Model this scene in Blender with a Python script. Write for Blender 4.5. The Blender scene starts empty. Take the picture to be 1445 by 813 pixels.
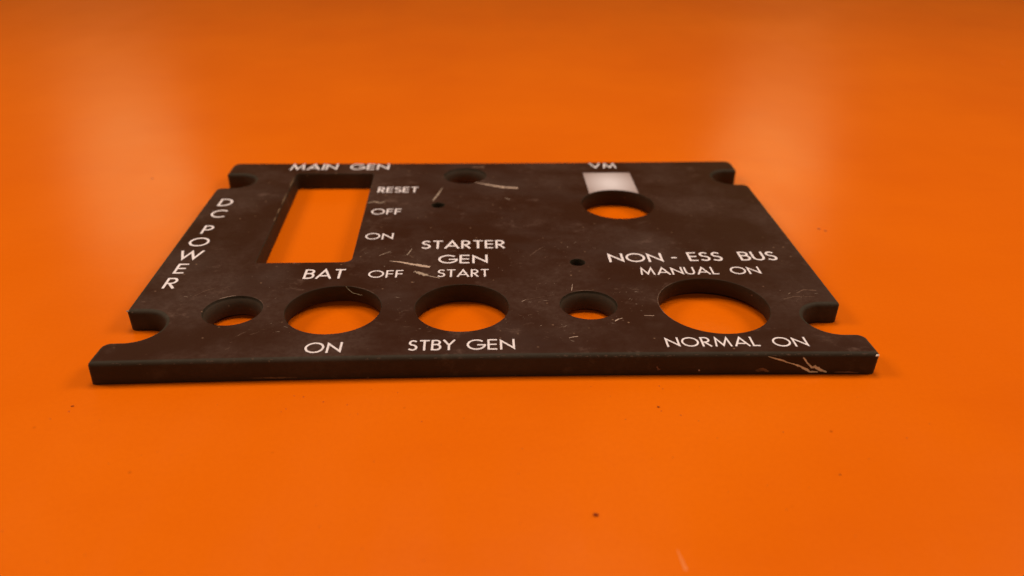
import bpy, bmesh, math, random
from mathutils import Vector, Matrix, noise
rad = math.radians
MM = 0.001
scene = bpy.context.scene
COL = scene.collection

# ------------------------------------------------------------------ camera
cam = bpy.data.cameras.new('camera'); camo = bpy.data.objects.new('camera', cam); COL.objects.link(camo)
camo.location = (0.07118228, -0.12684206, 0.08907899)
camo.rotation_euler = (rad(61.1640467), rad(-0.56589442), rad(-2.20676801))
cam.sensor_width = 36; cam.lens = 28.8933; cam.clip_start = 0.005; cam.clip_end = 50
cam.dof.use_dof = True; cam.dof.focus_distance = 0.166; cam.dof.aperture_fstop = 14.0
scene.camera = camo

# ------------------------------------------------------------------ room light
world = bpy.data.worlds.new('World'); scene.world = world; world.use_nodes = True
bg = world.node_tree.nodes['Background']
bg.inputs[0].default_value = (1.0, 0.56, 0.17, 1); bg.inputs[1].default_value = 0.10

def area(name, loc, target, size, power, color, size_y=None, shape='SQUARE'):
    l = bpy.data.lights.new(name, 'AREA'); l.energy = power; l.color = color; l.shape = shape; l.size = size
    if size_y: l.shape = 'ELLIPSE' if shape == 'DISK' else 'RECTANGLE'; l.size_y = size_y
    o = bpy.data.objects.new(name, l); COL.objects.link(o); o.location = loc
    d = Vector(target) - Vector(loc); o.rotation_euler = d.to_track_quat('-Z', 'Y').to_euler()
    return o
WARM = (1.0, 0.80, 0.66)
PC = (0.075, 0.03, 0)
area('side_lamp_left', (-0.45, 0.12, 0.52), PC, 0.22, 2.15, WARM)
area('side_lamp_right', (0.60, 0.12, 0.52), PC, 0.22, 2.2, WARM)
area('ceiling_lamp', (0.08, 0.13, 0.56), (0.08, 0.14, 0), 0.22, 1.25, WARM)
area('fill_light_far', (0.08, 0.50, 1.45), (0.08, 0.40, 0), 0.30, 3.2, WARM)  # added fill that brightens the far tabletop, not a real fixture
area('fill_light_front', (0.05, -0.95, 0.50), PC, 0.50, 1.3, (1.0, 0.85, 0.66))  # added fill from behind the camera for the walls facing the viewer
# the two far lamps whose soft glare lies on the tabletop behind the plate
def mirror(px, py, dist):                      # where a lamp stands to be mirrored at a spot of the table
    c = Vector(camo.location); s = Vector((px, py, 0)); d = (s - c).normalized(); d.z = -d.z
    return s + d * dist, s
a, s = mirror(-0.022, 0.088, 1.3); area('window_lamp_left', a, s, 0.20, 0.145, (1, 0.90, 0.38), 0.26, 'DISK')
a, s = mirror(0.152, 0.088, 1.3); area('window_lamp_right', a, s, 0.20, 0.140, (1, 0.90, 0.38), 0.26, 'DISK')

vs = scene.view_settings; vs.view_transform = 'Standard'; vs.look = 'None'; vs.exposure = -0.07; vs.gamma = 1

# ------------------------------------------------------------------ node helpers
def mat(name):
    m = bpy.data.materials.new(name); m.use_nodes = True
    return m, m.node_tree, m.node_tree.nodes['Principled BSDF']
def N(nt, t, **kw):
    n = nt.nodes.new(t)
    for k, v in kw.items():
        if k.startswith('i_'):
            key = k[2:]; n.inputs[int(key) if key.isdigit() else key].default_value = v
        else: setattr(n, k, v)
    return n
def L(nt, a, ao, b, bi): nt.links.new(a.outputs[ao], b.inputs[bi])
def tex(nt, kind, scale, coord, detail=4, rough=0.55, vec_scale=None):
    src = coord
    if vec_scale:
        mp = N(nt, 'ShaderNodeMapping'); mp.inputs['Scale'].default_value = vec_scale; L(nt, coord, 'Object', mp, 0)
        n = N(nt, kind); L(nt, mp, 0, n, 'Vector')
    else:
        n = N(nt, kind); L(nt, coord, 'Object', n, 'Vector')
    n.inputs['Scale'].default_value = scale
    if kind == 'ShaderNodeTexNoise': n.inputs['Detail'].default_value = detail; n.inputs['Roughness'].default_value = rough
    return n
def ramp(nt, src, out, pts):
    r = N(nt, 'ShaderNodeValToRGB'); L(nt, src, out, r, 0)
    e = r.color_ramp.elements
    while len(e) < len(pts): e.new(0.5)
    for q, (p, c) in zip(e, pts): q.position = p; q.color = (c, c, c, 1) if isinstance(c, (int, float)) else (*c, 1)
    return r
def mixc(nt, fac, fo, a, b):
    m = N(nt, 'ShaderNodeMix', data_type='RGBA')
    if fac is None: m.inputs[0].default_value = fo
    else: L(nt, fac, fo, m, 0)
    for sock, v in ((6, a), (7, b)):
        if isinstance(v, tuple) and len(v) == 3: m.inputs[sock].default_value = (*v, 1)
        else: nt.links.new(v[0].outputs[v[1]], m.inputs[sock])
    return m

# orange painted tabletop
m_orange, nt, b = mat('orange_gloss_paint')
co = N(nt, 'ShaderNodeTexCoord')
n1 = tex(nt, 'ShaderNodeTexNoise', 14, co, 3); r1 = ramp(nt, n1, 'Fac', [(0.3, 0), (0.7, 1)])
c1 = mixc(nt, r1, 0, (0.78, 0.142, 0.0), (0.84, 0.166, 0.0))
v1 = tex(nt, 'ShaderNodeTexVoronoi', 190, co)                         # tiny dark specks in the paint
v1.inputs['Randomness'].default_value = 1
nm = tex(nt, 'ShaderNodeTexNoise', 22, co, 2); rm = ramp(nt, nm, 'Fac', [(0.50, 0), (0.68, 1)])
rs = ramp(nt, v1, 'Distance', [(0.035, 1), (0.075, 0)])
wn = N(nt, 'ShaderNodeTexWhiteNoise', noise_dimensions='3D'); L(nt, v1, 'Position', wn, 'Vector')
rw = ramp(nt, wn, 'Value', [(0.62, 0), (0.95, 0.8)])
mu = N(nt, 'ShaderNodeMath', operation='MULTIPLY'); L(nt, rs, 0, mu, 0); L(nt, rw, 0, mu, 1)
mu2 = N(nt, 'ShaderNodeMath', operation='MULTIPLY'); L(nt, mu, 0, mu2, 0); L(nt, rm, 0, mu2, 1)
c2 = mixc(nt, mu2, 0, (c1, 2), (0.36, 0.03, 0.002))
fg = tex(nt, 'ShaderNodeTexNoise', 1100, co, 3, 0.7); rfg = ramp(nt, fg, 'Fac', [(0.35, 0), (0.7, 0.16)])      # fine grain and old wipe marks
wp = tex(nt, 'ShaderNodeTexNoise', 34, co, 7, 0.7, (0.5, 1.8, 1.0)); rwp = ramp(nt, wp, 'Fac', [(0.52, 0), (0.75, 0.22)])
c3 = mixc(nt, rfg, 0, (c2, 2), (0.68, 0.106, 0.0)); c4 = mixc(nt, rwp, 0, (c3, 2), (0.72, 0.118, 0.0))
nt.links.new(c4.outputs[2], b.inputs['Base Color'])
n3 = tex(nt, 'ShaderNodeTexNoise', 30, co, 5); r3 = ramp(nt, n3, 'Fac', [(0.25, 0.19), (0.75, 0.25)])
n6 = tex(nt, 'ShaderNodeTexNoise', 70, co, 6, 0.7, (1.0, 0.22, 1.0)); r6 = ramp(nt, n6, 'Fac', [(0.35, 0.0), (0.8, 0.05)])
ad = N(nt, 'ShaderNodeMath', operation='ADD'); L(nt, r3, 0, ad, 0); L(nt, r6, 0, ad, 1); L(nt, ad, 0, b, 'Roughness')
n4 = tex(nt, 'ShaderNodeTexNoise', 260, co, 4); n5 = tex(nt, 'ShaderNodeTexNoise', 45, co, 2)
bm1 = N(nt, 'ShaderNodeBump', i_Strength=0.08, i_Distance=0.0004); L(nt, n4, 'Fac', bm1, 'Height')
bm2 = N(nt, 'ShaderNodeBump', i_Strength=0.10, i_Distance=0.0006); L(nt, n5, 'Fac', bm2, 'Height'); L(nt, bm1, 0, bm2, 'Normal')
L(nt, bm2, 0, b, 'Normal')
b.inputs['Specular IOR Level'].default_value = 0.36

# worn black paint of the plate
def black(name, base, dust, rough, spec, wear=1.0):
    m, nt, b = mat(name)
    co = N(nt, 'ShaderNodeTexCoord')
    a = tex(nt, 'ShaderNodeTexNoise', 38, co, 8, 0.62); ra = ramp(nt, a, 'Fac', [(0.44, 0), (0.74, 1)])
    f = tex(nt, 'ShaderNodeTexNoise', 900, co, 5, 0.7); rf = ramp(nt, f, 'Fac', [(0.35, 0.25), (0.75, 1)])
    mm = N(nt, 'ShaderNodeMath', operation='MULTIPLY'); L(nt, ra, 0, mm, 0); L(nt, rf, 0, mm, 1)
    c = mixc(nt, mm, 0, base, dust)
    # broad greyish hazes and short smears of handling
    g = tex(nt, 'ShaderNodeTexNoise', 21, co, 5, 0.6, (1.0, 1.7, 1.0)); rg = ramp(nt, g, 'Fac', [(0.50, 0), (0.72, 0.32)])
    c0 = mixc(nt, rg, 0, (c, 2), tuple(x * k for x, k in zip(dust, (0.85, 1.0, 1.15))))
    s2 = tex(nt, 'ShaderNodeTexNoise', 130, co, 7, 0.75, (1.0, 1.4, 1.0)); rs2 = ramp(nt, s2, 'Fac', [(0.58, 0), (0.76, 0.75 * wear)])
    gs = N(nt, 'ShaderNodeMath', operation='MULTIPLY'); L(nt, rs2, 0, gs, 0); L(nt, ramp(nt, g, 'Fac', [(0.40, 0.15), (0.62, 1)]), 0, gs, 1)
    c = mixc(nt, gs, 0, (c0, 2), tuple(x * 2.0 for x in dust))
    # hairline rubs
    h = tex(nt, 'ShaderNodeTexNoise', 60, co, 6, 0.75, (1.0, 9.0, 1.0)); rh = ramp(nt, h, 'Fac', [(0.66, 0), (0.80, 0.5 * wear)])
    c2 = mixc(nt, rh, 0, (c, 2), tuple(x * 2.2 for x in dust))
    # pin specks of dust
    v = tex(nt, 'ShaderNodeTexVoronoi', 620, co); wn = N(nt, 'ShaderNodeTexWhiteNoise', noise_dimensions='3D'); L(nt, v, 'Position', wn, 'Vector')
    rv = ramp(nt, v, 'Distance', [(0.06, 1), (0.17, 0)]); rw = ramp(nt, wn, 'Value', [(0.84, 0), (1.0, 0.8 * wear)])
    mv = N(nt, 'ShaderNodeMath', operation='MULTIPLY'); L(nt, rv, 0, mv, 0); L(nt, rw, 0, mv, 1)
    c3 = mixc(nt, mv, 0, (c2, 2), (0.30, 0.18, 0.11))
    nt.links.new(c3.outputs[2], b.inputs['Base Color'])
    rr = ramp(nt, a, 'Fac', [(0.3, rough - 0.06), (0.75, rough + 0.10)]); L(nt, rr, 0, b, 'Roughness')
    bp = N(nt, 'ShaderNodeBump', i_Strength=0.25, i_Distance=0.00008); L(nt, f, 'Fac', bp, 'Height'); L(nt, bp, 0, b, 'Normal')
    b.inputs['Specular IOR Level'].default_value = spec
    return m
m_top = black('black_face_paint', (0.034, 0.0092, 0.0032), (0.100, 0.062, 0.048), 0.52, 0.14)
m_side = black('black_edge_paint', (0.0275, 0.0190, 0.0095), (0.066, 0.050, 0.035), 0.66, 0.2, 0.8)
m_cone = black('countersink_lit_paint', (0.046, 0.031, 0.019), (0.085, 0.058, 0.038), 0.6, 0.15, 1.0)  # edge black made lighter: the cone catching light is put into its colour

def plain(name, colr, rough, spec=0.4, vary=0.0, scale=400):
    m, nt, b = mat(name); b.inputs['Roughness'].default_value = rough; b.inputs['Specular IOR Level'].default_value = spec
    co = N(nt, 'ShaderNodeTexCoord'); n = tex(nt, 'ShaderNodeTexNoise', scale, co, 5)
    r = ramp(nt, n, 'Fac', [(0.3, 0), (0.7, 1)])
    c = mixc(nt, r, 0, tuple(x * (1 - vary) for x in colr), colr); nt.links.new(c.outputs[2], b.inputs['Base Color'])
    return m
m_white = plain('white_engraving', (0.88, 0.82, 0.85), 0.5, 0.4, 0.10)
m_patch, nt, b = mat('white_translucent_plastic'); b.inputs['Roughness'].default_value = 0.5
co = N(nt, 'ShaderNodeTexCoord'); mp = N(nt, 'ShaderNodeMapping'); L(nt, co, 'Generated', mp, 0)
mp.inputs['Location'].default_value = (-0.50, -0.40, 0); mp.inputs['Scale'].default_value = (1, .85, 0)
gr = N(nt, 'ShaderNodeTexGradient', gradient_type='SPHERICAL'); L(nt, mp, 0, gr, 0)
rg = ramp(nt, gr, 'Fac', [(0.38, (0.36, 0.28, 0.27)), (0.90, (0.72, 0.68, 0.72))]); L(nt, rg, 0, b, 'Base Color')   # paler in the middle, darker towards the borders
m_scr = plain('bare_beige_plastic', (0.62, 0.46, 0.36), 0.6, 0.3, 0.45, 900)
m_scr_dim = plain('rubbed_brown_paint', (0.17, 0.095, 0.062), 0.6, 0.3, 0.5, 900)
m_chip = plain('chipped_brown_plastic', (0.44, 0.34, 0.26), 0.7, 0.3, 0.55, 700)
m_bare = plain('bare_grey_plastic', (0.66, 0.72, 0.58), 0.7, 0.3, 0.35, 700)
m_rust = plain('worn_brown_plastic', (0.17, 0.10, 0.05), 0.7, 0.3, 0.5, 700)
m_cream = plain('chipped_cream_plastic', (0.85, 0.76, 0.66), 0.5, 0.4, 0.1)
m_crumb = plain('dark_red_crumb', (0.26, 0.030, 0.004), 0.8, 0.2, 0.3)
m_oscr = plain('pale_orange_scratch', (0.84, 0.22, 0.03), 0.5, 0.4, 0.1)
m_fibre = plain('pale_fibre', (0.40, 0.33, 0.20), 0.6, 0.3, 0.1)

# ------------------------------------------------------------------ mesh helpers
def link(name, bm, mats, parent=None, **props):
    me = bpy.data.meshes.new(name); bm.to_mesh(me); bm.free()
    for m in (mats if isinstance(mats, list) else [mats]): me.materials.append(m)
    o = bpy.data.objects.new(name, me); COL.objects.link(o)
    if parent: o.parent = parent
    for k, v in props.items(): o[k] = v
    return o

# tabletop ---------------------------------------------------------------
bm = bmesh.new()
bmesh.ops.create_cube(bm, size=1, matrix=Matrix.Translation((0.07, 0.55, -0.0125)) @ Matrix.Diagonal((2.4, 2.4, 0.025, 1)))
table = link('tabletop', bm, m_orange, kind='structure', label='orange gloss painted tabletop under the black plate')

# plate geometry (all in mm) ------------------------------------------------
W, LEN, T = 145.95, 103.3, 4.68
def bow(x, y):                                        # the old plate is very slightly bowed
    t = min(max(y / LEN, -0.1), 1.1)
    fr = 0.30 - 0.95 * ((x - 70) / 75) ** 2; bk = -0.25 + 0.75 * ((x - 62) / 80) ** 2
    return (1 - t) * fr + t * bk
NC = 8
def rounded(corners, which):                          # which: 0 top radius, 1 bottom radius
    pts = []; n = len(corners)
    for i, c in enumerate(corners):
        p = Vector(c[:2]); r = c[2 + which] if len(c) > 3 else c[2]
        a = (Vector(corners[i - 1][:2]) - p).normalized(); b_ = (Vector(corners[(i + 1) % n][:2]) - p).normalized()
        ang = a.angle(b_); d = r / math.tan(ang / 2)
        ctr = p + (a + b_).normalized() * (r / math.sin(ang / 2))
        s = (p + a * d) - ctr; e = (p + b_ * d) - ctr
        a0 = math.atan2(s.y, s.x); da = math.atan2(e.y, e.x) - a0
        da = (da + math.pi) % (2 * math.pi) - math.pi
        k = NC * 2 if r > 4 else NC
        for j in range(k + 1):
            t = a0 + da * j / k; pts.append(Vector((ctr.x + r * math.cos(t), ctr.y + r * math.sin(t))))
        q = Vector(corners[(i + 1) % n][:2]); dist = (q - p).length
        if dist > 30:                                 # points along the long runs carry the bow
            m = int(dist // 6)
            for j in range(1, m): 
                w = p.lerp(q, j / m)
                if 4 < (w - p).length < dist - 4: pts.append(w)
    return pts
outline = [(-.3, 0, .90, .7), (W + .25, 0, .90, 1.3),
           (W, 7.25, 1.9, 1.9), (136.4, 7.25, 5.68, 5.68), (136.4, 18.65, 5.68, 5.68), (W, 18.65, .90, 1.2),
           (W, 84.9, 1.9, 1.9), (137.6, 84.9, 5.2, 5.2), (137.6, 95.4, 5.2, 5.2), (W, 95.4, .90, 1.1),
           (W, LEN, 2.2, 2.2), (0, LEN, 2.2, 2.2),
           (0, 94.3, .90, 1.1), (9.0, 94.3, 4.9, 4.9), (9.0, 84.4, 4.9, 4.9), (0, 84.4, 1.9, 1.9),
           (0, 18.65, .90, 1.3), (9.3, 18.65, 5.68, 5.68), (9.3, 7.25, 5.68, 5.68), (0, 7.25, 1.9, 1.9)]
def circ(cx, cy, r, n=96): return [Vector((cx + r * math.cos(2 * math.pi * i / n), cy + r * math.sin(2 * math.pi * i / n))) for i in range(n)]
def offset(pts, d):                                   # d > 0: into the polygon (CCW)
    out = []; n = len(pts)
    for i, p in enumerate(pts):
        t = (pts[(i + 1) % n] - pts[i - 1]).normalized(); out.append(p + Vector((-t.y, t.x)) * d)
    return out
bm = bmesh.new(); tops = []; bots = []
def rings(levels, midx):
    prev = None
    for k, (pts, z, mi) in enumerate(levels):
        vsx = [bm.verts.new((p.x * MM, (p.y + bow(p.x, p.y)) * MM, z * MM)) for p in pts]
        if prev:
            n = len(vsx)
            for i in range(n):
                f = bm.faces.new((prev[i], prev[(i + 1) % n], vsx[(i + 1) % n], vsx[i])); f.smooth = True; f.material_index = mi
        prev = vsx
        if k == 0: bots.append(vsx)
    tops.append(prev)
def bevel_levels(base, bsize, sign, mi):
    out = []
    for j in range(0, 6):
        a = math.pi / 2 * j / 5
        out.append((offset(base, sign * bsize * (1 - math.cos(a))), T - bsize + bsize * math.sin(a), mi))
    return out
o_top, o_bot = rounded(outline, 0), rounded(outline, 1)
o_mid = [a.lerp(b_, 0.45) for a, b_ in zip(o_top, o_bot)]
rings([(offset(o_bot, .06), 0, 1), (o_bot, .08, 1), (o_mid, T * .5, 1)] + bevel_levels(o_top, .85, 1, 1), 1)
def hole(cx, cy, r, lip=0.4, rec=0.8, bev=.10):
    base = circ(cx, cy, r)
    lv = [(circ(cx, cy, r + rec), 0, 1), (circ(cx, cy, r + rec), lip * .8, 1), (circ(cx, cy, r), lip, 1)] + bevel_levels(base, bev, -1, 1)
    rings(lv, 1)
def csink(cx, cy, r=5.9):
    lv = [(circ(cx, cy, r), 0, 1), (circ(cx, cy, r), .65, 1), (circ(cx, cy, 4.8), .85, 1), (circ(cx, cy, r - .18), T - .55, 2), (circ(cx, cy, r - .02), T - .42, 1)]
    lv += bevel_levels(circ(cx, cy, r), .06, -1, 1)
    rings(lv, 1)
H_BAT, H_STBY, H_NESS, H_VM = (41.35, 18.2, 9.65), (67.4, 18.4, 9.6), (119.3, 18.5, 11.3), (107.4, 71.5, 9.5)
hole(*H_BAT, 1.1, 1.9); hole(*H_STBY, .5, .7); hole(*H_NESS, 1.25, 1.6); hole(*H_VM, .35, .6)
csink(21.2, 18.3); csink(93.4, 18.8); csink(67.2, 92.6, 6.0)
for x, y in ((60.4, 71.5), (93.2, 38.0)): hole(x, y, 1.7, .3, .1, .08)
rect = [(20.9, 39.2, .5), (42.2, 39.2, 2.0), (41.4, 94.7, 1.0), (19.7, 94.7, 1.0)]
rp = rounded([(*c[:2], c[2], c[2]) for c in rect], 0)
rings([(offset(rp, -.1), 0, 1), (rp, .15, 1)] + bevel_levels(rp, .14, -1, 1), 1)
for loops, z in ((tops, 1), (bots, -1)):
    edges = []
    for lp in loops:
        for i in range(len(lp)):
            e = bm.edges.get((lp[i], lp[(i + 1) % len(lp)])) or bm.edges.new((lp[i], lp[(i + 1) % len(lp)])); edges.append(e)
    res = bmesh.ops.triangle_fill(bm, use_beauty=True, use_dissolve=False, edges=edges, normal=(0, 0, z))
    for f in res['geom']:
        if isinstance(f, bmesh.types.BMFace): f.material_index = 0 if z > 0 else 1; f.smooth = False
bmesh.ops.recalc_face_normals(bm, faces=bm.faces)
panel = bpy.data.objects.new('instrument_panel', None); COL.objects.link(panel); panel.location = (0, 0, 0)
panel['label'] = 'worn black panel plate with white lettering and round holes lying on the orange tabletop'
panel['category'] = 'panel'
link('plate', bm, [m_top, m_side, m_cone], panel)

# ------------------------------------------------------------------ lettering: strokes of a geometric sans serif
def arc(cx, cy, rx, ry, a0, a1, n=20): return [(cx + rx * math.cos(rad(a0 + (a1 - a0) * i / n)), cy + ry * math.sin(rad(a0 + (a1 - a0) * i / n))) for i in range(n + 1)]
def GLY(ch):                                           # width, list of strokes (centre lines) on a cap height of 1
    h = .06; lo, hi = h, 1 - h
    if ch == 'A': return .92, [[(.04, 0), (.46, .93), (.88, 0)], [(.20, .30), (.72, .30)]]
    if ch == 'B': return .60, [[(.06, 0), (.06, 1)], [(.06, hi), (.30, hi)] + arc(.30, .745, .22, .195, 88, -90) + [(.06, .55)], [(.30, .549)] + arc(.32, .305, .24, .245, 88, -90) + [(.06, lo)]]
    if ch == 'C': return .82, [arc(.52, .5, .46, .44, 48, 312, 30)]
    if ch == 'D': return .78, [[(.06, 0), (.06, 1)], [(.06, hi), (.26, hi)] + arc(.26, .5, .46, .44, 88, -90, 24) + [(.06, lo)]]
    if ch == 'E': return .54, [[(.06, 0), (.06, 1)], [(.06, hi), (.52, hi)], [(.06, .51), (.50, .51)], [(.06, lo), (.52, lo)]]
    if ch == 'F': return .50, [[(.06, 0), (.06, 1)], [(.06, hi), (.48, hi)], [(.06, .50), (.46, .50)]]
    if ch == 'G': return .98, [arc(.52, .5, .46, .44, 44, 358, 34), [(.56, .47), (1.02, .47)]]
    if ch == 'I': return .12, [[(.06, 0), (.06, 1)]]
    if ch == 'L': return .46, [[(.06, 1), (.06, 0)], [(.06, lo), (.46, lo)]]
    if ch == 'M': return 1.06, [[(.08, 0), (.20, .90), (.53, .12), (.86, .90), (.98, 0)]]
    if ch == 'N': return .80, [[(.06, 0), (.06, .86), (.74, .14), (.74, 1)]]
    if ch == 'O': return 1.04, [arc(.52, .5, .46, .44, 0, 360, 44)]
    if ch == 'P': return .54, [[(.06, 0), (.06, 1)], [(.06, hi), (.26, hi)] + arc(.26, .705, .23, .235, 88, -90) + [(.06, .47)]]
    if ch == 'R': return .60, [[(.06, 0), (.06, 1)], [(.06, hi), (.26, hi)] + arc(.26, .705, .23, .235, 88, -90) + [(.06, .47)], [(.22, .46), (.54, 0)]]
    if ch == 'S': return .58, [arc(.30, .735, .21, .205, 28, 250, 18) + [(.34, .51)] + arc(.28, .285, .24, .225, 68, -152, 18)]
    if ch == 'T': return .62, [[(.31, 0), (.31, 1)], [(0, hi), (.62, hi)]]
    if ch == 'U': return .70, [[(.06, 1), (.06, .36)] + arc(.35, .35, .29, .29, 180, 360, 20) + [(.64, 1)]]
    if ch == 'V': return .86, [[(.04, 1), (.43, .10), (.82, 1)]]
    if ch == 'W': return 1.28, [[(.04, 1), (.34, .12), (.64, .88), (.94, .12), (1.24, 1)]]
    if ch == 'Y': return .76, [[(.03, 1), (.38, .48), (.73, 1)], [(.38, .50), (.38, 0)]]
    if ch == '-': return .34, [[(.02, .42), (.32, .42)]]
zbump = [0]
def ribbon(bm, pts, hw, z):
    n = len(pts); P = [Vector(p) for p in pts]; closed = (P[0] - P[-1]).length < 1e-4
    if closed: P = P[:-1]; n -= 1
    Lf, Rt = [], []
    for i, p in enumerate(P):
        if closed: a, b_ = P[i - 1], P[(i + 1) % n]
        else: a = P[i - 1] if i else None; b_ = P[i + 1] if i < n - 1 else None
        d1 = (p - a).normalized() if a is not None else None; d2 = (b_ - p).normalized() if b_ is not None else None
        if d1 is None: d1 = d2
        if d2 is None: d2 = d1
        n1, n2 = Vector((-d1.y, d1.x)), Vector((-d2.y, d2.x)); m = n1 + n2
        m = n1 if m.length < 1e-6 else m.normalized(); k = hw / max(m.dot(n1), .30)
        Lf.append(p + m * k); Rt.append(p - m * k)
    mk = lambda q: bm.verts.new((q.x * MM, q.y * MM, z * MM))
    A = [mk(q) for q in Lf]; B = [mk(q) for q in Rt]
    for i in range(n if closed else n - 1): j = (i + 1) % n; bm.faces.new((B[i], B[j], A[j], A[i]))
def natural(word): return sum(GLY(c)[0] for c in word) + .13 * (len(word) - 1)
def word(bm, txt, x0, x1, y0, y1, wt=.058):
    h = y1 - y0; sx = (x1 - x0) / natural(txt); x = x0
    for ch in txt:
        w, strokes = GLY(ch)
        for s in strokes:
            zbump[0] = (zbump[0] + 1) % 7
            P = [(x + px * sx, y0 + py * h) for px, py in s]
            P = [(px, py + bow(px, py) * .6 - .0) for px, py in P]
            ribbon(bm, P, wt * h, T + .012 + .003 * zbump[0])
        x += (w + .13) * sx
def text(label, *words, wt=.058):
    bm = bmesh.new()
    for w in words: word(bm, *w, wt=wt)
    link('lettering', bm, m_white, panel, label=label)
text('white lettering MAIN GEN at the far edge', ('MAIN', 16.9, 30.4, 97.6, 102.2), ('GEN', 34.0, 45.2, 97.6, 102.2), wt=.062)
text('white lettering RESET beside the rectangular cutout', ('RESET', 43.8, 54.6, 80.3, 84.1), wt=.066)
text('white lettering OFF beside the rectangular cutout', ('OFF', 43.6, 51.2, 65.6, 69.2))
text('white lettering ON beside the rectangular cutout', ('ON', 43.8, 50.5, 50.9, 54.4))
text('white lettering BAT above the round hole', ('BAT', 32.8, 41.6, 31.3, 35.7))
text('white lettering OFF between BAT and START', ('OFF', 46.7, 54.3, 31.5, 34.9))
text('white lettering STARTER GEN in two lines', ('STARTER', 57.5, 77.1, 45.6, 49.9), ('GEN', 61.7, 72.9, 38.0, 42.2), wt=.062)
text('white lettering START above the middle round hole', ('START', 61.8, 73.1, 31.5, 35.0))
text('white lettering ON at the near edge on the left', ('ON', 38.2, 45.1, 2.0, 5.6))
text('white lettering STBY GEN at the near edge', ('STBY', 57.5, 66.3, 2.3, 5.9), ('GEN', 68.5, 77.6, 2.3, 5.9))
text('white lettering VM at the far edge', ('VM', 103.4, 111.2, 97.9, 101.9), wt=.062)
text('white lettering NON - ESS BUS', ('NON', 100.5, 112.9, 37.9, 42.3), ('-', 114.9, 116.3, 38.2, 42.3), ('ESS', 118.9, 126.7, 38.2, 42.6), ('BUS', 130.8, 139.4, 38.3, 42.7), wt=.062)
text('white lettering MANUAL ON', ('MANUAL', 106.5, 124.0, 31.7, 35.2), ('ON', 126.8, 133.5, 31.7, 35.2))
text('white lettering NORMAL ON at the near edge on the right', ('NORMAL', 106.4, 124.3, 2.6, 5.9), ('ON', 126.9, 133.6, 2.4, 5.7))
dc = []
for ch, yc in zip('DCPOWER', (74.0, 66.7, 57.2, 50.3, 43.4, 36.8, 30.1)):
    h = 4.7; w = GLY(ch)[0] * h * (.86 if ch == 'W' else .95); dc.append((ch, 5.3 - w / 2, 5.3 + w / 2, yc - h / 2, yc + h / 2))
text('white lettering DC POWER running down the left side', *dc, wt=.060)

# white unpainted window above the VM hole, cut off by the hole
bm = bmesh.new(); x0, x1, yt = 100.8, 114.2, 94.1; n = 16
up = [bm.verts.new(((x0 + (x1 - x0) * i / n) * MM, yt * MM, (T + .02) * MM)) for i in range(n + 1)]
dn = []
for i in range(n + 1):
    x = x0 + (x1 - x0) * i / n; dn.append(bm.verts.new((x * MM, (H_VM[1] + bow(x, 78) + math.sqrt(max(0, 9.68 ** 2 - (x - H_VM[0]) ** 2))) * MM, (T + .02) * MM)))
for i in range(n): bm.faces.new((dn[i], dn[i + 1], up[i + 1], up[i]))
link('index_mark', bm, m_patch, panel, label='white square mark touching the far side of the VM hole')

# ------------------------------------------------------------------ wear
rnd = random.Random(7)
def sliver(bm, pts, ws, z=None, front=False, jag=.25, seed=0):
    r = random.Random(seed); P = [Vector(p) for p in pts]; fine = []; wf = []
    for i in range(len(P) - 1):
        k = max(2, int((P[i + 1] - P[i]).length / .35))
        for j in range(k): t = j / k; fine.append(P[i].lerp(P[i + 1], t)); wf.append(ws[i] * (1 - t) + ws[i + 1] * t)
    fine.append(P[-1]); wf.append(ws[-1]); A, B = [], []
    zz = T + .008 + .002 * (seed % 3)
    for i, p in enumerate(fine):
        d = (fine[min(i + 1, len(fine) - 1)] - fine[max(i - 1, 0)]).normalized(); nrm = Vector((-d.y, d.x))
        a = p + nrm * wf[i] / 2 * (1 + r.uniform(-jag, jag)); b_ = p - nrm * wf[i] / 2 * (1 + r.uniform(-jag, jag))
        for q, lst in ((a, A), (b_, B)):
            if front: lst.append(bm.verts.new((q.x * MM, (bow(q.x, 0) - .03 - .004 * (seed % 4)) * MM, q.y * MM)))
            else: lst.append(bm.verts.new((q.x * MM, q.y * MM, (zz if z is None else z) * MM)))
    for i in range(len(fine) - 1): bm.faces.new((B[i], B[i + 1], A[i + 1], A[i]))
def scratch(pts, ws, m=None, name='scratch', front=False, seed=1, jag=.3, label=None, parent=panel, z=None):
    bm = bmesh.new(); sliver(bm, pts, ws, z, front, jag, seed); o = link(name, bm, m or m_scr, parent)
    if label: o['label'] = label
scratch([(50.8, 39.5), (53.4, 38.9), (55.7, 37.9), (58.5, 36.9), (60.0, 36.4)], [.15, .5, .85, .9, .6], label='deep beige scratch beside GEN', seed=1)
scratch([(56.7, 34.3), (58.1, 33.3), (60.3, 32.0)], [.5, 1.0, .5], m_chip, seed=2, jag=.7)
scratch([(60.3, 32.0), (62.4, 31.1)], [.3, .15], m_scr, seed=3)
scratch([(48.1, 42.2), (50.6, 44.5)], [.18, .12], m_chip, seed=4)
scratch([(43.6, 44.6), (44.8, 46.4)], [.12, .10], m_scr_dim, seed=5)
scratch([(54.5, 42.5), (55.4, 45.7)], [.30, .12], m_chip, seed=6, jag=.8)
scratch([(55.0, 42.3), (56.2, 40.9)], [.2, .15], m_scr_dim, seed=7)
scratch([(42.1, 73.2), (43.7, 73.9), (45.4, 73.1), (46.4, 74.1)], [.3, .55, .6, .35], m_chip, seed=8, label='short curved scratch between RESET and OFF')
scratch([(70.1, 87.2), (74, 85.2), (77.8, 83.5), (81.7, 82.9)], [.15, .8, 1.1, .8], m_scr, seed=9, label='broad beige scratch near the far countersunk hole')
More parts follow.
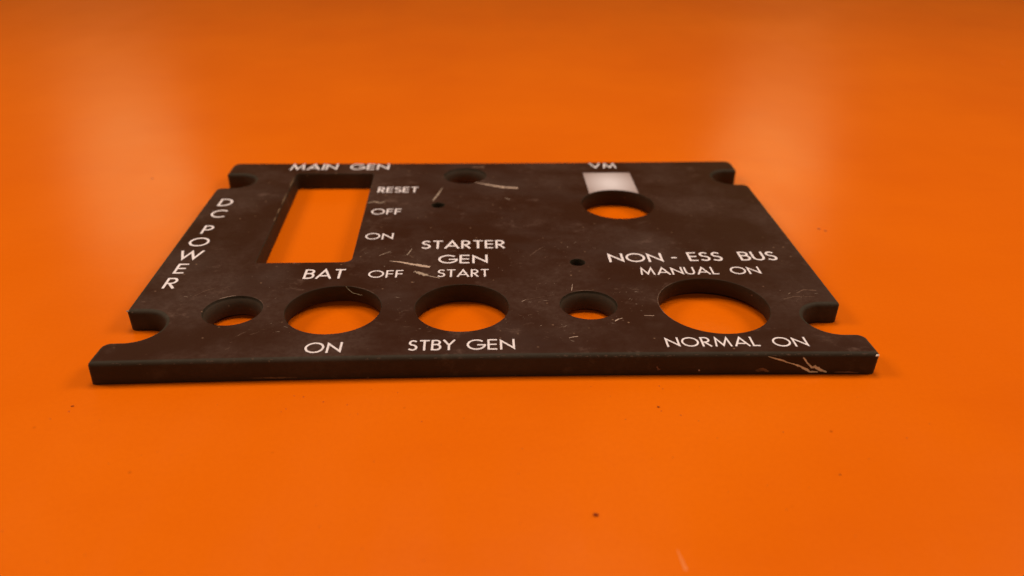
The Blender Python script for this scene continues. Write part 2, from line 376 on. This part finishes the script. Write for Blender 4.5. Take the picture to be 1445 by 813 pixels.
scratch([(58.9, 74.2), (59.8, 77.5), (61.1, 83.2)], [.25, .55, .2], m_chip, seed=10)
scratch([(69.2, 99.2), (72.6, 99.1)], [.7, .9], m_scr_dim, seed=11, jag=.6)
scratch([(78.0, 75.8), (79.2, 74.9)], [.3, .4], m_chip, seed=12)
scratch([(79.7, 20.5), (80.6, 21.2)], [.14, .10], m_scr, seed=13)
scratch([(80.6, 21.2), (82.7, 21.9), (86.6, 23.2)], [.10, .09, .06], m_scr_dim, seed=14)
scratch([(90.5, 24.9), (91.0, 27.8)], [.14, .08], m_scr, seed=15)
scratch([(104.1, 14.3), (106.1, 14.2)], [.12, .16], m_scr, seed=16)
scratch([(97.9, 12.2), (98.7, 13.0), (99.6, 13.4)], [.2, .25, .15], m_scr, seed=17, jag=.8)
scratch([(88.1, 6.3), (89.2, 6.6), (89.9, 6.7)], [.15, .22, .2], m_scr, seed=18, jag=.8)
scratch([(138.2, 22.9), (140.2, 24.3), (142.8, 23.9)], [.2, .35, .2], m_scr_dim, seed=19, jag=.8)
scratch([(134.6, 20.3), (137.2, 21.4), (141.6, 21.2)], [.15, .2, .1], m_scr_dim, seed=20, jag=.8)
scratch([(11.6, 23.9), (13.4, 26.4), (15.3, 27.6)], [.08, .13, .08], m_scr_dim, seed=21)
scratch([(82.6, 41.5), (84.3, 44.2), (86.2, 46.4)], [.10, .14, .08], m_scr_dim, seed=22)
for s, (a, b_) in enumerate(((62, 64.6), (66.5, 70), (72.5, 80), (84, 91.3))):           # bare rim of the rectangular cutout
    fx = lambda y: 20.9 + (19.7 - 20.9) * (y - 39.2) / 55.5 - .28
    scratch([(fx(a), a), (fx((a + b_) / 2), (a + b_) / 2), (fx(b_), b_)], [.12, .35, .15], m_rust, name='rim_wear_highlight', seed=23 + s, jag=.8)
# worn paint and rim highlights round the holes, drawn as thin pale arcs
def rim(hx, hy, r, a0, a1, w, m, seed):
    pts = [(hx + (r + w / 2 + .08) * math.cos(rad(a0 + (a1 - a0) * i / 10)), hy + (r + w / 2 + .08) * math.sin(rad(a0 + (a1 - a0) * i / 10))) for i in range(11)]
    pts = [(x, y + bow(x, y)) for x, y in pts]
    scratch(pts, [w * (.4 + .6 * math.sin(math.pi * i / 10)) for i in range(11)], m, name='rim_wear_highlight', seed=seed, jag=.9)
rim(*H_NESS, 120, 215, .12, m_scr_dim, 30); rim(21.2, 18.3, 5.9, 98, 130, .12, m_scr, 31); rim(21.2, 18.3, 5.9, 20, 60, .10, m_scr_dim, 32)
rim(93.4, 18.8, 5.9, 75, 115, .16, m_scr_dim, 33); rim(*H_BAT, 40, 75, .12, m_scr_dim, 34)
for k in range(26):                                    # light rubs where the plate was handled
    cx, cy = rnd.choice(((84, 11), (80, 17), (57, 24), (53, 12), (30, 10), (101, 26), (104, 9), (64, 44), (86, 40), (26, 8), (128, 14), (76, 32)))
    x, y = rnd.gauss(cx, 3.2), rnd.gauss(cy, 2.4); a = rnd.uniform(-.3, 1.1); ln = rnd.uniform(.5, 2.2)
    ok = all(math.hypot(x + t * math.cos(a) * ln - q[0], y + t * math.sin(a) * ln - q[1]) > q[2] + .5 for t in (-.6, 0, .6) for q in (H_BAT, H_STBY, H_NESS, H_VM, (21.2, 18.3, 5.9), (93.4, 18.8, 5.9)))
    if not ok: continue
    scratch([(x - math.cos(a) * ln / 2, y - math.sin(a) * ln / 2), (x, y + rnd.uniform(-.15, .15)), (x + math.cos(a) * ln / 2, y + math.sin(a) * ln / 2)], [.04, rnd.uniform(.06, .16), .03], m_scr_dim, seed=60 + k, jag=.8)
# front face damage
scratch([(124.9, 4.15), (127.09, 3.44), (129.29, 2.63), (131.28, 1.93), (132.53, 1.24), (133.39, 0.66), (134.91, 0.6)], [.08, .3, .24, .32, .42, .4, .2], m_bare, 'chip', True, 35, .5, 'long jagged scar on the near edge face')
scratch([(131.57, 3.92), (132.66, 2.58), (133.58, 1.66), (134.11, 1.8), (135.18, 1.2), (136.62, 0.61)], [.18, .3, .3, .6, .6, .25], m_bare, 'chip', True, 36, .5)
scratch([(123.0, .95), (124.25, 1.15), (125.6, 0.75)], [.25, .8, .3], m_rust, 'chip', True, 37, .8)
scratch([(138.1, .55), (140.5, .6), (142.7, .45)], [.15, .35, .15], m_scr_dim, 'chip', True, 38, .5)
scratch([(28.5, .75), (33, .7), (37, .6)], [.1, .35, .1], m_rust, 'chip', True, 39, .6)
scratch([(104.2, 2.0), (104.6, 1.2)], [.3, .4], m_scr_dim, 'chip', True, 40, .8)
scratch([(112.2, 1.3), (112.35, .9)], [.2, .2], m_scr, 'chip', True, 41, .8)
def nub(name, loc, size, m, parent=None, seed=0, **props):
    bm = bmesh.new(); bmesh.ops.create_icosphere(bm, subdivisions=2, radius=1)
    for v in bm.verts:
        k = 1 + .35 * noise.noise(v.co * 1.7 + Vector((seed * 3.1, 0, 0)))
        v.co = Vector((v.co.x * size[0] * k, v.co.y * size[1] * k, v.co.z * size[2] * k)) * MM
    o = link(name, bm, m, parent, **props); o.location = Vector(loc) * MM; return o
nub('chip', (145.6, -.45, 4.2), (.42, .30, .22), m_cream, panel, 3, label='bright chipped near right corner')
nub('chip', (.28, 18.55, 4.5), (.28, .22, .18), m_chip, panel, 5, label='chipped corner above the near left notch')
nub('chip', (2.2, 22.0, T), (.5, .12, .03), m_scr_dim, panel, 6)
# fine specks and nicks, joined
bm = bmesh.new()
cutouts = [H_BAT, H_STBY, H_NESS, H_VM, (21.2, 18.3, 5.9), (93.4, 18.8, 5.9), (67.2, 92.6, 6.0)]
def ontop(x, y):
    if not (1 < x < W - 1 and 1 < y < LEN - 1): return False
    if any(math.hypot(x - a, y - b_) < r + .4 for a, b_, r in cutouts): return False
    if 19 < x < 43 and 38.5 < y < 95.5: return False
    if (x < 10.2 or x > 135.5) and (6.5 < y < 19.5 or 83.5 < y < 96.2): return False
    return True
clusters = [(54, 20, 5), (56, 40, 6), (80, 16, 6), (88, 8, 5), (97, 13, 4), (78, 38, 7), (30, 12, 5), (60, 9, 6), (50, 33, 5), (104, 22, 6), (138, 22, 4), (47, 44, 4), (85, 27, 5), (66, 52, 10), (120, 45, 14), (26, 31, 7), (12, 24, 5), (72, 75, 14), (92, 45, 7)]
for c in clusters:
    for _ in range(20):
        x, y = rnd.gauss(c[0], c[2] * .55), rnd.gauss(c[1], c[2] * .55)
        if not ontop(x, y): continue
        a = rnd.uniform(-.6, 1.2); ln = rnd.choice((.05, .07, .1, .15, .3, .6)); w = rnd.uniform(.03, .08)
        d = Vector((math.cos(a), math.sin(a))) * ln; nr = Vector((-d.y, d.x)).normalized() * w; p = Vector((x, y)); z = T + .006
        f = bm.faces.new([bm.verts.new((q.x * MM, q.y * MM, z * MM)) for q in (p - d, p - nr * rnd.uniform(.4, 1), p + d, p + nr)])
        f.material_index = rnd.choice((0, 0, 1))
link('wear_specks', bm, [m_scr_dim, m_chip], panel, kind='stuff')
# nicks along the near top edge
bm = bmesh.new()
for _ in range(90):
    x = rnd.choice((rnd.uniform(2, 143), rnd.uniform(85, 143))); ln = rnd.uniform(.1, .9); y = bow(x, 0) + rnd.uniform(.05, .30); h = rnd.uniform(.02, .05)
    th = math.acos(max(-1, min(1, 1 - (y - bow(x, 0)) / .85))); z = T - .85 + .85 * math.sin(th) + .012
    dy = .62 * math.sin(th) * .12; dz = .62 * math.cos(th) * .12
    f = bm.faces.new([bm.verts.new((q[0] * MM, q[1] * MM, q[2] * MM)) for q in ((x, y - .01, z), (x + ln, y - .01, z), (x + ln * .8, y + dy, z + dz), (x + ln * .2, y + dy * .7, z + dz * .7))])
link('edge_nicks', bm, m_scr_dim, panel, kind='stuff')

# ------------------------------------------------------------------ small loose things
def tube(pts, r, m, name, **props):
    bm = bmesh.new(); prev = None; P = [Vector(p) for p in pts]
    for i, p in enumerate(P):
        d = (P[min(i + 1, len(P) - 1)] - P[max(i - 1, 0)]).normalized(); u = d.orthogonal().normalized(); v = d.cross(u)
        ring = [bm.verts.new((p + u * r * math.cos(a) + v * r * math.sin(a)) * MM) for a in (0, 2.094, 4.189)]
        if prev:
            for j in range(3): bm.faces.new((prev[j], prev[(j + 1) % 3], ring[(j + 1) % 3], ring[j]))
        prev = ring
    return link(name, bm, m, None, **props)
fp = []
for i in range(15):                                     # a hair clinging to the far wall of the BAT hole
    t = i / 14; a = rad(82 - 22 * t); rr = H_BAT[2] - .15 - 1.3 * math.sin(math.pi * t) * .5
    fp.append((H_BAT[0] + rr * math.cos(a), H_BAT[1] + rr * math.sin(a), 4.75 - 1.5 * t ** .6))
tube(fp, .035, m_fibre, 'lint_fibre', label='short pale hair clinging to the far wall of the BAT hole', category='fibre')
nub('crumb', (88.1, -36.0, .12), (.42, .30, .16), m_crumb, None, 8, label='dark red crumb lying alone on the tabletop in front of the plate', category='crumb', group='crumbs on the tabletop')
nub('crumb', (102.7, -9.8, .08), (.22, .17, .10), m_crumb, None, 9, label='tiny dark crumb just in front of the NORMAL ON end of the plate', category='crumb', group='crumbs on the tabletop')
nub('crumb', (128.4, -28.2, .06), (.16, .15, .08), m_crumb, None, 10, label='tiny dark crumb on the tabletop at lower right', category='crumb', group='crumbs on the tabletop')
nub('crumb', (-1.0, -6.9, .06), (.30, .14, .08), m_crumb, None, 11, label='small dark crumb just in front of the near left corner of the plate', category='crumb', group='crumbs on the tabletop')
scratch([(98.9, -43.0), (99.1, -44.8), (99.35, -46.9)], [.12, .4, .5], m_oscr, seed=50, parent=table, z=.01, label='pale scratch in the orange paint near the front')
bm = bmesh.new()
sp = [(49.5, -10.4), (47.3, -7.7), (42.9, -6.7), (39.1, -5.1), (37.4, -4.8), (36.0, -9.4), (36.7, -8.6), (60.8, -12.8), (122.8, -17.3), (143.4, -19.4), (-24.5, 103.4), (-20.7, 78.6), (157.0, 77.7), (159.5, 65.1), (160.8, 63.8), (180.7, 67.9), (174.4, 42.4), (-3.3, -10.4), (104.1, -3.4), (104.6, -4.3), (96.3, -13.1), (-1, -8.4), (103, -10.9), (106.2, -12.2), (109, -13.8)]
for _ in range(60): sp.append((rnd.uniform(-30, 175), rnd.uniform(-48, -3)))
for i, (x, y) in enumerate(sp):
    s = rnd.uniform(.06, .13) if i > 24 else rnd.uniform(.12, .2)
    if i in (10, 13, 14): s = .55
    k = 7; a0 = rnd.random() * 6
    vsx = [bm.verts.new(((x + s * rnd.uniform(.6, 1.2) * math.cos(a0 + 6.283 * j / k)) * MM, (y + s * .8 * rnd.uniform(.6, 1.2) * math.sin(a0 + 6.283 * j / k)) * MM, .008 * MM)) for j in range(k)]
    top = bm.verts.new((x * MM, y * MM, (.008 + s * .25) * MM))
    for j in range(k): bm.faces.new((vsx[j], vsx[(j + 1) % k], top))
m_speck = plain('red_brown_speck', (0.42, 0.045, 0.004), 0.6, 0.3, 0.3)
link('dust_specks', bm, m_speck, None, kind='stuff', label='tiny red brown specks of dust scattered on the orange tabletop', category='dust')
